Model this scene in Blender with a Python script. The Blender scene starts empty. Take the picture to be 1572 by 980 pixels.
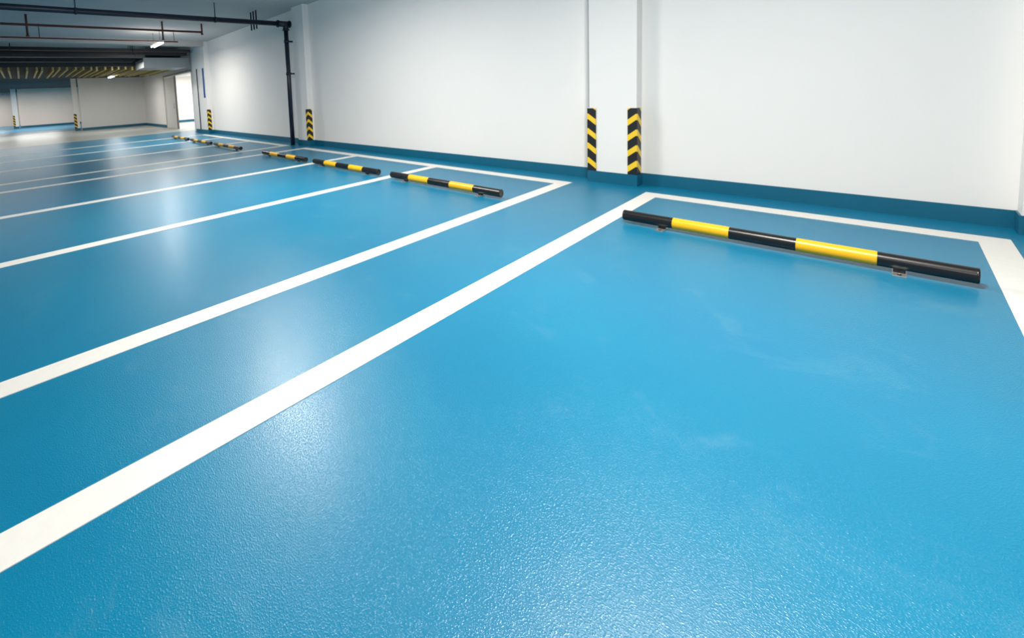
import bpy, bmesh, math, random
from mathutils import Vector, Matrix
random.seed(3)
S=bpy.context.scene
COL=S.collection
S.view_settings.view_transform='Standard'
S.view_settings.look='None'
S.view_settings.exposure=0.0
KY,KZ=1.3527,1.1905          # site dimensions: drawing units to metres
def sc(v): return Vector((v[0],v[1]*KY,v[2]*KZ))

# ------------------------------------------------------------ materials
def nmat(name):
    m=bpy.data.materials.new(name); m.use_nodes=True
    nt=m.node_tree; b=nt.nodes['Principled BSDF']; return m,nt,b
def N(nt,t,**k):
    n=nt.nodes.new(t)
    for a,v in k.items(): setattr(n,a,v)
    return n
def simple(name,col,rough=.5,metal=0,noise=.06,scale=8,bump=0,emit=None,estr=0,spec=.5):
    m,nt,b=nmat(name)
    tc=N(nt,'ShaderNodeTexCoord'); nz=N(nt,'ShaderNodeTexNoise')
    nz.inputs['Scale'].default_value=scale; nz.inputs['Detail'].default_value=5
    nt.links.new(tc.outputs['Object'],nz.inputs['Vector'])
    mx=N(nt,'ShaderNodeMix',data_type='RGBA')
    c=Vector(col)
    mx.inputs[6].default_value=(*(c*(1-noise)),1); mx.inputs[7].default_value=(*[min(1,v*(1+noise)) for v in c],1)
    nt.links.new(nz.outputs['Fac'],mx.inputs[0]); nt.links.new(mx.outputs[2],b.inputs['Base Color'])
    b.inputs['Roughness'].default_value=rough; b.inputs['Metallic'].default_value=metal
    b.inputs['Specular IOR Level'].default_value=spec
    if bump:
        bp=N(nt,'ShaderNodeBump'); bp.inputs['Strength'].default_value=bump; bp.inputs['Distance'].default_value=.01
        nt.links.new(nz.outputs['Fac'],bp.inputs['Height']); nt.links.new(bp.outputs['Normal'],b.inputs['Normal'])
    if emit:
        b.inputs['Emission Color'].default_value=(*emit,1); b.inputs['Emission Strength'].default_value=estr
    return m

def floor_mat():
    m,nt,b=nmat('blue_epoxy'); L=nt.links.new
    tc=N(nt,'ShaderNodeTexCoord'); sep=N(nt,'ShaderNodeSeparateXYZ'); L(tc.outputs['Object'],sep.inputs[0])
    big=N(nt,'ShaderNodeTexNoise'); big.inputs['Scale'].default_value=.55; big.inputs['Detail'].default_value=6; big.inputs['Roughness'].default_value=.6
    L(tc.outputs['Object'],big.inputs['Vector'])
    r1=N(nt,'ShaderNodeValToRGB'); r1.color_ramp.elements[0].position=.35; r1.color_ramp.elements[1].position=.7
    r1.color_ramp.elements[0].color=(.0,.172,.325,1); r1.color_ramp.elements[1].color=(.0,.197,.35,1)
    L(big.outputs['Fac'],r1.inputs[0])
    # faint scuffs
    scf=N(nt,'ShaderNodeTexNoise'); scf.inputs['Scale'].default_value=1.9; scf.inputs['Detail'].default_value=10; scf.inputs['Roughness'].default_value=.74; scf.inputs['Distortion'].default_value=.5
    L(tc.outputs['Object'],scf.inputs['Vector'])
    r2=N(nt,'ShaderNodeValToRGB'); r2.color_ramp.elements[0].position=.56; r2.color_ramp.elements[1].position=.8
    r2.color_ramp.elements[0].color=(0,0,0,1); r2.color_ramp.elements[1].color=(.5,.5,.5,1)
    L(scf.outputs['Fac'],r2.inputs[0])
    mx=N(nt,'ShaderNodeMix',data_type='RGBA'); mx.inputs[7].default_value=(.10,.27,.38,1)
    L(r2.outputs[0],mx.inputs[0]); L(r1.outputs[0],mx.inputs[6])
    # pale driveway crossing beyond the last bay
    a=N(nt,'ShaderNodeMath',operation='LESS_THAN'); a.inputs[1].default_value=-20.3; L(sep.outputs[0],a.inputs[0])
    c=N(nt,'ShaderNodeMath',operation='GREATER_THAN'); c.inputs[1].default_value=-31; L(sep.outputs[0],c.inputs[0])
    mu=N(nt,'ShaderNodeMath',operation='MULTIPLY'); L(a.outputs[0],mu.inputs[0]); L(c.outputs[0],mu.inputs[1])
    mx2=N(nt,'ShaderNodeMix',data_type='RGBA'); mx2.inputs[7].default_value=(.44,.47,.45,1)
    L(mu.outputs[0],mx2.inputs[0]); L(mx.outputs[2],mx2.inputs[6]); L(mx2.outputs[2],b.inputs['Base Color'])
    rr=N(nt,'ShaderNodeMapRange'); rr.inputs['To Min'].default_value=.265; rr.inputs['To Max'].default_value=.33
    L(big.outputs['Fac'],rr.inputs[0]); L(rr.outputs[0],b.inputs['Roughness'])
    b.inputs['Specular IOR Level'].default_value=.47
    # fine dimples: sparkle mostly where a lamp is mirrored
    op=N(nt,'ShaderNodeTexNoise'); op.inputs['Scale'].default_value=165; op.inputs['Detail'].default_value=1.5
    L(tc.outputs['Object'],op.inputs['Vector'])
    r3=N(nt,'ShaderNodeMapRange'); r3.inputs['From Min'].default_value=.46; r3.inputs['From Max'].default_value=.72
    L(op.outputs['Fac'],r3.inputs[0])
    bp=N(nt,'ShaderNodeBump'); bp.inputs['Strength'].default_value=.7; bp.inputs['Distance'].default_value=.0009
    L(r3.outputs[0],bp.inputs['Height']); L(bp.outputs['Normal'],b.inputs['Normal'])
    return m
def guard_mat():
    m,nt,b=nmat('chevron_rubber'); L=nt.links.new
    tc=N(nt,'ShaderNodeTexCoord'); sep=N(nt,'ShaderNodeSeparateXYZ'); L(tc.outputs['Object'],sep.inputs[0])
    ax=N(nt,'ShaderNodeMath',operation='ABSOLUTE'); L(sep.outputs[0],ax.inputs[0])
    ay=N(nt,'ShaderNodeMath',operation='ABSOLUTE'); L(sep.outputs[1],ay.inputs[0])
    s=N(nt,'ShaderNodeMath',operation='ADD'); L(ax.outputs[0],s.inputs[0]); L(ay.outputs[0],s.inputs[1])
    k=N(nt,'ShaderNodeMath',operation='MULTIPLY'); k.inputs[1].default_value=.85; L(s.outputs[0],k.inputs[0])
    z=N(nt,'ShaderNodeMath',operation='ADD'); L(k.outputs[0],z.inputs[0]); L(sep.outputs[2],z.inputs[1])
    d=N(nt,'ShaderNodeMath',operation='DIVIDE'); d.inputs[1].default_value=.225; L(z.outputs[0],d.inputs[0])
    f=N(nt,'ShaderNodeMath',operation='FRACT'); L(d.outputs[0],f.inputs[0])
    g=N(nt,'ShaderNodeMath',operation='GREATER_THAN'); g.inputs[1].default_value=.6; L(f.outputs[0],g.inputs[0])
    mx=N(nt,'ShaderNodeMix',data_type='RGBA'); mx.inputs[6].default_value=(.01,.01,.012,1); mx.inputs[7].default_value=(.95,.62,.03,1)
    L(g.outputs[0],mx.inputs[0]); L(mx.outputs[2],b.inputs['Base Color']); b.inputs['Roughness'].default_value=.5
    return m
M=dict(
 floor=floor_mat(), guard=guard_mat(),
 wall=simple('white_wall_paint',(.885,.865,.845),.75,noise=.015,scale=1.2,spec=.2),
 wallgrey=simple('grey_wall_paint',(.78,.775,.77),.75,noise=.03,scale=1.2,spec=.2),
 wallwarm=simple('warm_tinted_wall',(.92,.79,.69),.75,noise=.03,scale=1.2,spec=.2),  # warm tint in the colour offsets blue light bounced off the floor
 ceil=simple('ceiling_paint',(.54,.515,.50),.85,noise=.05,scale=1),
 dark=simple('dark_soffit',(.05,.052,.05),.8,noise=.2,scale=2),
 base=simple('teal_baseboard_paint',(.002,.12,.21),.4,noise=.08,scale=4),
 line=simple('white_line_paint',(.775,.765,.73),.55,noise=.05,scale=14,bump=.15,spec=.35),
 black=simple('black_gloss_paint',(.008,.008,.009),.3,noise=.1),
 yellow=simple('yellow_gloss_paint',(.92,.475,.008),.33,noise=.04),
 steel=simple('galvanised_steel',(.6,.6,.58),.4,metal=.8),
 pipe=simple('navy_pipe_paint',(.012,.016,.035),.35),
 edge_strip=simple('grey_edge_strip',(.42,.42,.42),.8),
 red=simple('dark_red_pipe_paint',(.14,.03,.022),.4),
 duct=simple('grey_duct_metal',(.33,.36,.38),.5,metal=.3),
 tray=simple('dark_tray_metal',(.04,.04,.045),.5,metal=.5),
 batten=simple('yellow_batten_paint',(.42,.34,.12),.5,noise=.4,scale=3),
 door=simple('white_door_paint',(.80,.79,.76),.45),
 frame=simple('grey_brown_door_frame',(.25,.22,.20),.5),
 blue=simple('blue_sign_paint',(.01,.07,.30),.4),
 tube=simple('lit_tube_glass',(1,1,1),.3,emit=(1,.98,.95),estr=22),
 housing=simple('white_lamp_housing',(.75,.76,.76),.4),
)
# ------------------------------------------------------------ mesh helpers
class B:
    def __init__(s): s.bm=bmesh.new(); s.mats=[]
    def mi(s,m):
        if m not in s.mats: s.mats.append(m)
        return s.mats.index(m)
    def box(s,a,b,m,bev=0):
        r=bmesh.ops.create_cube(s.bm,size=1); vs=r['verts']
        a=sc(a);b=sc(b);c=(a+b)/2;d=b-a
        for v in vs: v.co=Vector((v.co.x*d.x,v.co.y*d.y,v.co.z*d.z))+c
        fs={f for v in vs for f in v.link_faces}
        i=s.mi(m)
        for f in fs: f.material_index=i
        if bev:
            es={e for f in fs for e in f.edges}
            bmesh.ops.bevel(s.bm,geom=list(es),offset=bev,segments=2,affect='EDGES',profile=.5)
        return s
    def cyl(s,p,q,r,m,seg=20,cap=True,bev=0,smooth=True):
        p=sc(p);q=sc(q);d=q-p;L=d.length;r=r*KZ
        mat=Matrix.Translation((p+q)/2)@d.to_track_quat('Z','Y').to_matrix().to_4x4()
        rr=bmesh.ops.create_cone(s.bm,cap_ends=cap,segments=seg,radius1=r,radius2=r,depth=L,matrix=mat)
        fs={f for v in rr['verts'] for f in v.link_faces}; i=s.mi(m)
        for f in fs:
            f.material_index=i
            if len(f.verts)==4 and smooth: f.smooth=True
        if bev:
            es=[e for f in fs if len(f.verts)>4 for e in f.edges]
            bmesh.ops.bevel(s.bm,geom=list(set(es)),offset=bev,segments=3,affect='EDGES',profile=.5)
        return s
    def poly(s,pts,z0,z1,m):
        vs=[s.bm.verts.new((x,y*KY,z0*KZ)) for x,y in pts]; f=s.bm.faces.new(vs)
        r=bmesh.ops.extrude_face_region(s.bm,geom=[f])
        for v in r['geom']:
            if isinstance(v,bmesh.types.BMVert): v.co.z=z1*KZ
        i=s.mi(m)
        for f in s.bm.faces: f.material_index=i
        bmesh.ops.recalc_face_normals(s.bm,faces=s.bm.faces[:]); return s
    def obj(s,name,origin=(0,0,0),parent=None,**props):
        o=sc(origin)
        bmesh.ops.translate(s.bm,vec=-o,verts=s.bm.verts[:])
        me=bpy.data.meshes.new(name); s.bm.to_mesh(me); s.bm.free()
        for m in s.mats: me.materials.append(m)
        ob=bpy.data.objects.new(name,me); COL.objects.link(ob)
        ob.location=o
        if parent: ob.parent=parent; ob.location=o-parent.location
        for k,v in props.items(): ob[k]=v
        return ob
def empty(name,loc,**props):
    e=bpy.data.objects.new(name,None); e.empty_display_size=.1; COL.objects.link(e); e.location=sc(loc)
    for k,v in props.items(): e[k]=v
    return e
def dup(top,loc,**props):
    n=top.copy(); COL.objects.link(n); n.location=sc(loc)
    for k,v in props.items(): n[k]=v
    for c in top.children:
        c2=c.copy(); COL.objects.link(c2); c2.parent=n; c2.location=c.location
        for g in c.children:
            g2=g.copy(); COL.objects.link(g2); g2.parent=c2; g2.location=g.location
    return n

# ------------------------------------------------------------ dimensions
W=2.42; G=1.1029; P=G+3*W; LW=.1653
YW=.4358; YC=.2821; XC=-.2738; CW=.62; H=3.6; ZB=.142; XE=-30.0
DX0,DX1,DZ=-24.6,-19.5,2.62     # doorway in the long wall
# ------------------------------------------------------------ structure
B().box((-62,-16,-.2),(12,YW,0),M['floor']).box((-30,YW,-.2),(-17,5,0),M['floor']).obj('floor',kind='structure')
b=B()
b.box((DX1,YW,0),(12,YW+.25,H),M['wall']).box((XE,YW,0),(DX0,YW+.25,H),M['wall']).box((DX0,YW,DZ),(DX1,YW+.25,H),M['wall'])
b.obj('wall_back',kind='structure')
B().box((-62,-16,H),(12,YW+.25,H+.2),M['ceil']).obj('ceiling',kind='structure')
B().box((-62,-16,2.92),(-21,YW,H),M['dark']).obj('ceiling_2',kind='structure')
B().box((12,-16,0),(12.2,YW+.25,H),M['wall']).obj('wall_right',kind='structure')
B().box((-62,-16.2,0),(12,-16,H),M['wallgrey']).obj('wall_front',kind='structure')
B().box((XE-.25,-2.55,0),(XE,YW+.25,H),M['wallgrey']).obj('wall_left',kind='structure')
B().box((-44.3,-5.0,0),(-44.05,-1.0,H),M['wallwarm']).obj('wall_left_rear',kind='structure')
B().box((-52,-16,0),(-51.8,YW,H),M['wallwarm']).obj('wall_left_end',kind='structure')
B().box((-52,-.9,0),(-30.3,-.7,H),M['wallgrey']).obj('wall_left_side',kind='structure')
# bright lobby behind the doorway
B().box((-30,4.8,0),(-17,5,2.9),M['wall']).box((-30.2,YW+.25,0),(-30,5,2.9),M['wall']).box((-17,YW+.25,0),(-16.8,5,2.9),M['wall']).box((-30.2,YW+.25,2.9),(-16.8,5,3.0),M['wall']).obj('wall_lobby',kind='structure')
B().box((-30,YW+.25,0),(-29.98,4.8,.14),M['base']).obj('baseboard_lobby',kind='structure')
# baseboards
def bb(name,a,c): B().box(a,c,M['base'],).obj(name,kind='structure')
bb('baseboard_back',(XC,YW-.012,0),(12,YW,ZB))
bb('baseboard_back_middle',(XC-P,YW-.012,0),(XC-CW,YW,ZB))
bb('baseboard_back_far',(XC-2*P,YW-.012,0),(XC-P-CW,YW,ZB))
bb('baseboard_back_end',(XE,YW-.012,0),(DX0,YW,ZB))
bb('baseboard_left',(XE,-2.55,0),(XE+.015,YW,ZB))
bb('baseboard_left_rear',(-44.05,-5.0,0),(-44.03,-1.0,ZB))
# thin grey strip up the edge of the near column
B().box((XC-CW-.004,YC-.004,ZB+.82),(XC-CW+.012,YC,H),M['edge_strip']).obj('trim_2',kind='structure')
# beam where the lighter ceiling ends
B().box((-17.4,-16,3.42),(-16.95,YC,H),M['ceil']).obj('ceiling_beam',kind='structure')
# doorway frame: slim lining with stops
B().box((DX1-.05,YW-.015,0),(DX1,YW+.26,DZ),M['door']).box((DX0,YW-.015,0),(DX0+.06,YW+.26,DZ),M['door']).box((DX0,YW-.015,DZ-.05),(DX1,YW+.26,DZ),M['door']).box((-22.52,YW-.02,0),(-22.44,YW+.05,DZ-.05),M['frame']).box((DX0-.08,YW-.02,0),(DX0,YW+.01,DZ+.05),M['frame']).box((DX0-.08,YW-.02,DZ),(DX1,YW+.01,DZ+.05),M['frame']).obj('trim_1',kind='structure')
d=empty('door_1',(-23.5,YW+.1,0),kind='structure')
B().box((DX0+.07,YW+.01,.01),(-22.53,YW+.06,DZ-.07),M['door']).obj('door_leaf',(-23.5,YW+.1,0),d)
B().cyl((-22.75,YW-.04,1.0),(-22.75,YW-.04,1.25),.015,M['steel']).box((-22.76,YW-.04,1.02),(-22.74,YW+.01,1.04),M['steel']).box((-22.76,YW-.04,1.21),(-22.74,YW+.01,1.23),M['steel']).obj('door_handle',(-22.75,YW,1.0),d)

# ------------------------------------------------------------ columns
def column(x1,w,y0,y1,lab,z=H,yb=None):
    e=empty('column',(x1-w/2,y0,0),label=lab,category='column',group='wall columns')
    B().box((x1-w,y0,ZB),(x1,y1,z),M['wall']).obj('shaft',(x1-w/2,y0,0),e)
    B().box((x1-w-.012,y0-.012,0),(x1+.012,y1,ZB),M['base']).obj('base_band',(x1-w/2,y0,0),e)
    return e
column(XC,CW,YC,YW,'white plastered wall column with teal base band')
column(XC-P,CW,YC,YW,'white plastered wall column beside the drain pipe')
column(XC-2*P,1.75,YC,YW,'wide white wall pier beside the lobby doorway')
column(3.37,.8,YC,YW,'white plastered wall column past the bay corner')
column(-30.3,.24,-2.82,-2.6,'white free-standing column at the end of the far wall',2.92)
column(-43.4,.24,-5.35,-5.08,'white free-standing column near the rear wall',2.92)

# ------------------------------------------------------------ corner guards
def guard(x,y,sgn,lab,w=.105,t=.012):
    pts=[(t*sgn,-t),(t*sgn,w),(0,w),(0,0),(-w*sgn,0),(-w*sgn,-t)]
    o=B().poly(pts,0,.809,M['guard']).obj('corner_guard',(0,0,0),label=lab,category='corner guard',group='corner guards')
    o.location=sc((x,y,ZB))
    md=o.modifiers.new('bevel','BEVEL'); md.width=.003; md.segments=2
    return o
gl='black and yellow chevron corner guard on white column'
for i in range(3): guard(XC-i*P,YC,1,gl)
guard(XC-CW,YC,-1,gl)
guard(-30.3,-2.82,1,'black and yellow chevron corner guard on far column')
guard(-43.4,-5.35,1,'black and yellow chevron corner guard on far column')

# ------------------------------------------------------------ painted lines
def line(x0,x1,y0,y1,lab):
    B().box((x0,y0,-.001),(x1,y1,.003),M['line']).obj('parking_line',((x0+x1)/2,(y0+y1)/2,0),label=lab,category='parking line',group='painted parking lines')
h=LW/2
def bay(xs,a,z):
    for X in xs: line(X-h,X+h,-6.0,-h,'white painted bay divider line on blue floor')
    line(a-h,z+h,-h,h,'white painted line along the head of the bays')
bay([0,W],0,W)
bay([-G-k*W for k in range(4)],-G-3*W,-G)
bay([-G-P-k*W for k in range(4)],-G-P-3*W,-G-P)

# ------------------------------------------------------------ wheel stops
YB=-1.0616; R=.046; ZA=.0685; x0=.1747; L=2.066
def wheel_stop(X,lab):
    cx=X+x0+L/2; org=(cx,YB,0)
    e=empty('wheel_stop',org,label=lab,category='wheel stop',group='wheel stops')
    b=B()
    for k in range(5):
        a=X+x0+k*L/5; c=a+L/5
        b.cyl((a,YB,ZA),(c,YB,ZA),R,M['yellow'] if k%2 else M['black'],seg=40,cap=False)
    b.obj('tube',org,e)
    for s,xx in ((-1,X+x0),(1,X+x0+L)):
        B().cyl((xx-.004*s,YB,ZA),(xx+.012*s,YB,ZA),R*1.01,M['black'],seg=40,bev=.006).obj('end_cap',(xx,YB,ZA),e)
    for xx in (X+.50,X+1.93):
        br=B().box((xx-.028,YB-.02,.004),(xx+.028,YB+.02,ZA-.03),M['black'],.004).obj('bracket',(xx,YB,0),e)
        B().box((xx-.032,YB-.08,.001),(xx+.032,YB+.04,.006),M['steel'],.001).cyl((xx,YB-.058,.005),(xx,YB-.058,.011),.009,M['black'],seg=6,smooth=False).cyl((xx,YB-.058,.011),(xx,YB-.058,.016),.004,M['steel'],seg=10).obj('foot_plate',(xx,YB,0),br)
    return e
ws=wheel_stop(0,'black and yellow banded steel tube wheel stop')
for br in [c for c in ws.children if c.name.startswith('bracket')]:
    for fp in br.children: fp.location=(0,0,0)
for X in (-G-W,-G-2*W,-G-3*W,-G-P-W,-G-P-2*W,-G-P-3*W):
    dup(ws,(X+x0+L/2,YB,0))

# ------------------------------------------------------------ pipes
PX,PY,PZ,PR=-9.42,.19,3.2,.058
e=empty('drain_pipe',(PX,PY,0),label='black steel drain pipe running overhead and down the column',category='pipe')
B().cyl((PX,PY,0),(PX,PY,PZ-.05),PR,M['pipe']).obj('riser',(PX,PY,0),e)
B().cyl((PX,PY+.02,PZ),(PX,-12,PZ),PR*1.05,M['pipe']).obj('overhead_run',(PX,PY,0),e)
b=B().cyl((PX,PY-.2,PZ),(PX,PY+.1,PZ),PR*1.3,M['pipe']).cyl((PX,PY,PZ),(PX,PY,PZ-.16),PR*1.3,M['pipe'])
for q in (-.2,.1): b.cyl((PX,PY+q-.015,PZ),(PX,PY+q+.015,PZ),PR*1.6,M['pipe'])
b.cyl((PX,PY,PZ-.17),(PX,PY,PZ-.14),PR*1.6,M['pipe'])
b.obj('tee_joint',(PX,PY,PZ),e)
for z in (2.75,1.9): B().cyl((PX,PY,z-.035),(PX,PY,z+.035),PR*1.2,M['pipe']).box((PX-.02,PY,z-.02),(PX+.02,YW,z+.02),M['pipe']).obj('clamp',(PX,PY,z),e)
for y in (-1.5,-4.0,-6.5): B().cyl((PX,y,PZ),(PX,y,H-.003),.012,M['pipe'],seg=8).cyl((PX,y-.02,PZ),(PX,y+.02,PZ),PR*1.2,M['pipe']).obj('hanger_rod',(PX,y,PZ),e)
e=empty('conduit',(-9.9,-.25,H),label='thin dark vertical conduits dropping beside the overhead pipe',category='conduit')
for k in range(3): B().cyl((-9.95-.18*k,-.35,3.12),(-9.95-.18*k,-.35,H-.003),.02,M['pipe'],seg=10).obj('conduit_tube',(-9.95-.18*k,-.35,H),e)
RX,RZ=-12.7,3.35
e=empty('sprinkler_pipe',(RX,-3,RZ),label='dark red sprinkler pipe hung below the ceiling',category='pipe')
B().cyl((RX,-.9,RZ),(RX,-12,RZ),.03,M['red'],seg=14).obj('main_run',(RX,-3,RZ),e)
for y,z0,z1 in ((-.9,3.3,H-.003),(-1.9,3.1,H-.003),(-4.65,3.1,H-.003)): B().cyl((RX,y,z0),(RX,y,z1),.025,M['red'],seg=12).cyl((RX,y,z0-.03),(RX,y,z0),.04,M['red'],seg=12).obj('sprinkler_drop',(RX,y,z0),e)
e=empty('sprinkler_pipe',(-14.2,-3,3.22),label='thin dark red branch pipe hung below the ceiling',category='pipe')
B().cyl((-14.2,-1.2,3.22),(-14.2,-12,3.22),.022,M['red'],seg=12).obj('main_run',(-14.2,-3,3.22),e)
for y in (-1.3,-4.4): B().cyl((-14.2,y,3.22),(-14.2,y,H-.003),.01,M['red'],seg=8).obj('hanger_rod',(-14.2,y,3.22),e)

# ------------------------------------------------------------ fluorescent lamps and added fill lights
def lamp(x,y,z,L=1.25,lab='suspended lit twin-tube fluorescent batten lamp'):
    e=empty('ceiling_lamp',(x,y,z),label=lab,category='lamp',group='fluorescent lamps')
    B().box((x-L/2,y-.07,z+.02),(x+L/2,y+.07,z+.08),M['housing'],.008).obj('housing',(x,y,z),e)
    for s in (-1,1): B().cyl((x-L/2+.03,y+s*.04,z),(x+L/2-.03,y+s*.04,z),.017,M['tube'],seg=12).obj('tube',(x,y+s*.04,z),e)
    top=H if x>-21 else 2.92
    for s in (-1,1): B().cyl((x+s*L*.35,y,z+.08),(x+s*L*.35,y,top-.003),.006,M['pipe'],seg=6).obj('hanger_wire',(x+s*L*.35,y,z),e)
def area(x,y,z,sx,sy,p,col=(1,.945,.865)):
    l=bpy.data.lights.new('lamp_or_fill_light','AREA'); l.shape='RECTANGLE'; l.size=sx; l.size_y=sy; l.energy=p*1.4; l.color=col
    o=bpy.data.objects.new('lamp_or_fill_light',l); COL.objects.link(o); o.location=sc((x,y,z))
def bulb(x,y,z,p,r=.35,col=(1,.945,.865)):
    l=bpy.data.lights.new('lamp_glow','POINT'); l.shadow_soft_size=r; l.energy=p*1.4; l.color=col
    o=bpy.data.objects.new('lamp_glow',l); COL.objects.link(o); o.location=sc((x,y,z))
LP=[(1.2,-2.55,165,60,.9),(-4.0,-2.5,165,80,1.8),(-14.8,-1.65,125,40,1.4),(-19.4,-1.8,60,0,1.2)]
for x,y,p,q,sx in LP:
    area(x,y,3.12 if x>-19 else 3.0,sx,.16,p)
    if q: bulb(x,y,3.05,q)
lamp(-14.8,-1.65,3.17,1.3)
for x,y,p in [(3.2,-5.6,85),(-6,-8.5,100),(-14,-8.5,95),(6.5,-8.5,130),(-1,-13,60)]: area(x,y,3.2,1.3,.3,p)  # unseen fill lights added outside the view to brighten the room
FC=(1,.985,.945)
area(-25.5,-1.6,2.65,1.3,.3,60,FC); area(-27.5,-6,2.65,2.5,2.5,90,FC)  # second one is an unseen fill added for the far columns
area(-38.5,-4.2,2.75,4,3,290,FC); area(-47.5,-7,2.75,4,3,210,FC)  # large unseen fills added to brighten the far recess walls
lamp(-25.5,-1.6,2.72)
area(-25,2.6,2.85,7,2.5,270,FC)

# ------------------------------------------------------------ far ceiling services
for k in range(52):
    y=.2-k*.23+random.uniform(-.05,.05)
    B().box((-26.5,y-.028,2.79+random.uniform(-.03,.03)),(-21,y+.028,2.92),M['batten']).obj('ceiling_batten',(-24,y,2.84),label='yellow painted batten under the dark far ceiling',category='batten',group='yellow ceiling battens')
for k,(x,z,y1) in enumerate([(-18.2,3.28,.1),(-18.7,3.2,.1),(-20.2,3.05,-1.5),(-17.8,3.02,-1.5)]):
    b=B().box((x-.15,-12,z),(x+.15,y1,z+.02),M['tray']).box((x-.16,-12,z),(x-.15,y1,z+.1),M['tray']).box((x+.15,-12,z),(x+.16,y1,z+.1),M['tray'])
    for y in (-1.8,-5,-8.5,-11.5): b.cyl((x-.155,y,z),(x-.155,y,H-.003),.01,M['tray'],seg=6).cyl((x+.155,y,z),(x+.155,y,H-.003),.01,M['tray'],seg=6)
    b.obj('cable_tray',(x,-4,z),label='dark metal cable tray hung across the ceiling',category='cable tray',group='cable trays')
b=B().box((-20.9,-1.3,2.75),(-18.95,.2,3.1),M['duct'],.01).box((-18.98,-1.35,2.72),(-18.91,.25,3.13),M['duct'],.01)
for y in (-1.1,0): b.cyl((-19.6,y,3.1),(-19.6,y,H-.003),.012,M['tray'],seg=6)
b.obj('air_duct',(-19.6,-.4,2.9),label='grey sheet metal air duct beside the doorway wall',category='duct')
B().box((-17.32,YC-.02,1.42),(-17.16,YC,2.58),M['blue'],.004).obj('wall_sign',(-17.24,YC,2),label='narrow vertical blue sign strip on the white pier',category='sign')
B().cyl((-18.05,YC-.02,.14),(-18.05,YC-.02,2.6),.018,M['pipe'],seg=10).obj('conduit',(-18.05,YC-.02,1.3),label='thin dark vertical conduit fixed to the white pier',category='conduit')

# ------------------------------------------------------------ world, camera
w=bpy.data.worlds.new('world'); S.world=w; w.use_nodes=True
w.node_tree.nodes['Background'].inputs[0].default_value=(.6,.7,.8,1); w.node_tree.nodes['Background'].inputs[1].default_value=.2
yaw,pi,ro=.9398,.0767,-.0554
f=Vector((-math.sin(yaw)*math.cos(pi),math.cos(yaw)*math.cos(pi),-math.sin(pi)))
r=Vector((math.cos(yaw),math.sin(yaw),0)); u=r.cross(f)
r2=r*math.cos(ro)+u*math.sin(ro); u2=-r*math.sin(ro)+u*math.cos(ro)
cam=bpy.data.cameras.new('camera'); co=bpy.data.objects.new('camera',cam); COL.objects.link(co)
m=Matrix((r2,u2,-f)).transposed().to_4x4(); m.translation=Vector((1.8513,-6.6395,1.5843)); co.matrix_world=m
cam.sensor_fit='HORIZONTAL'; cam.sensor_width=36; cam.lens=636.1181*36/1572
cam.shift_x=(786-500)/1572; cam.shift_y=(192.2674-490)/1572; cam.clip_start=.05; cam.clip_end=200
S.camera=co
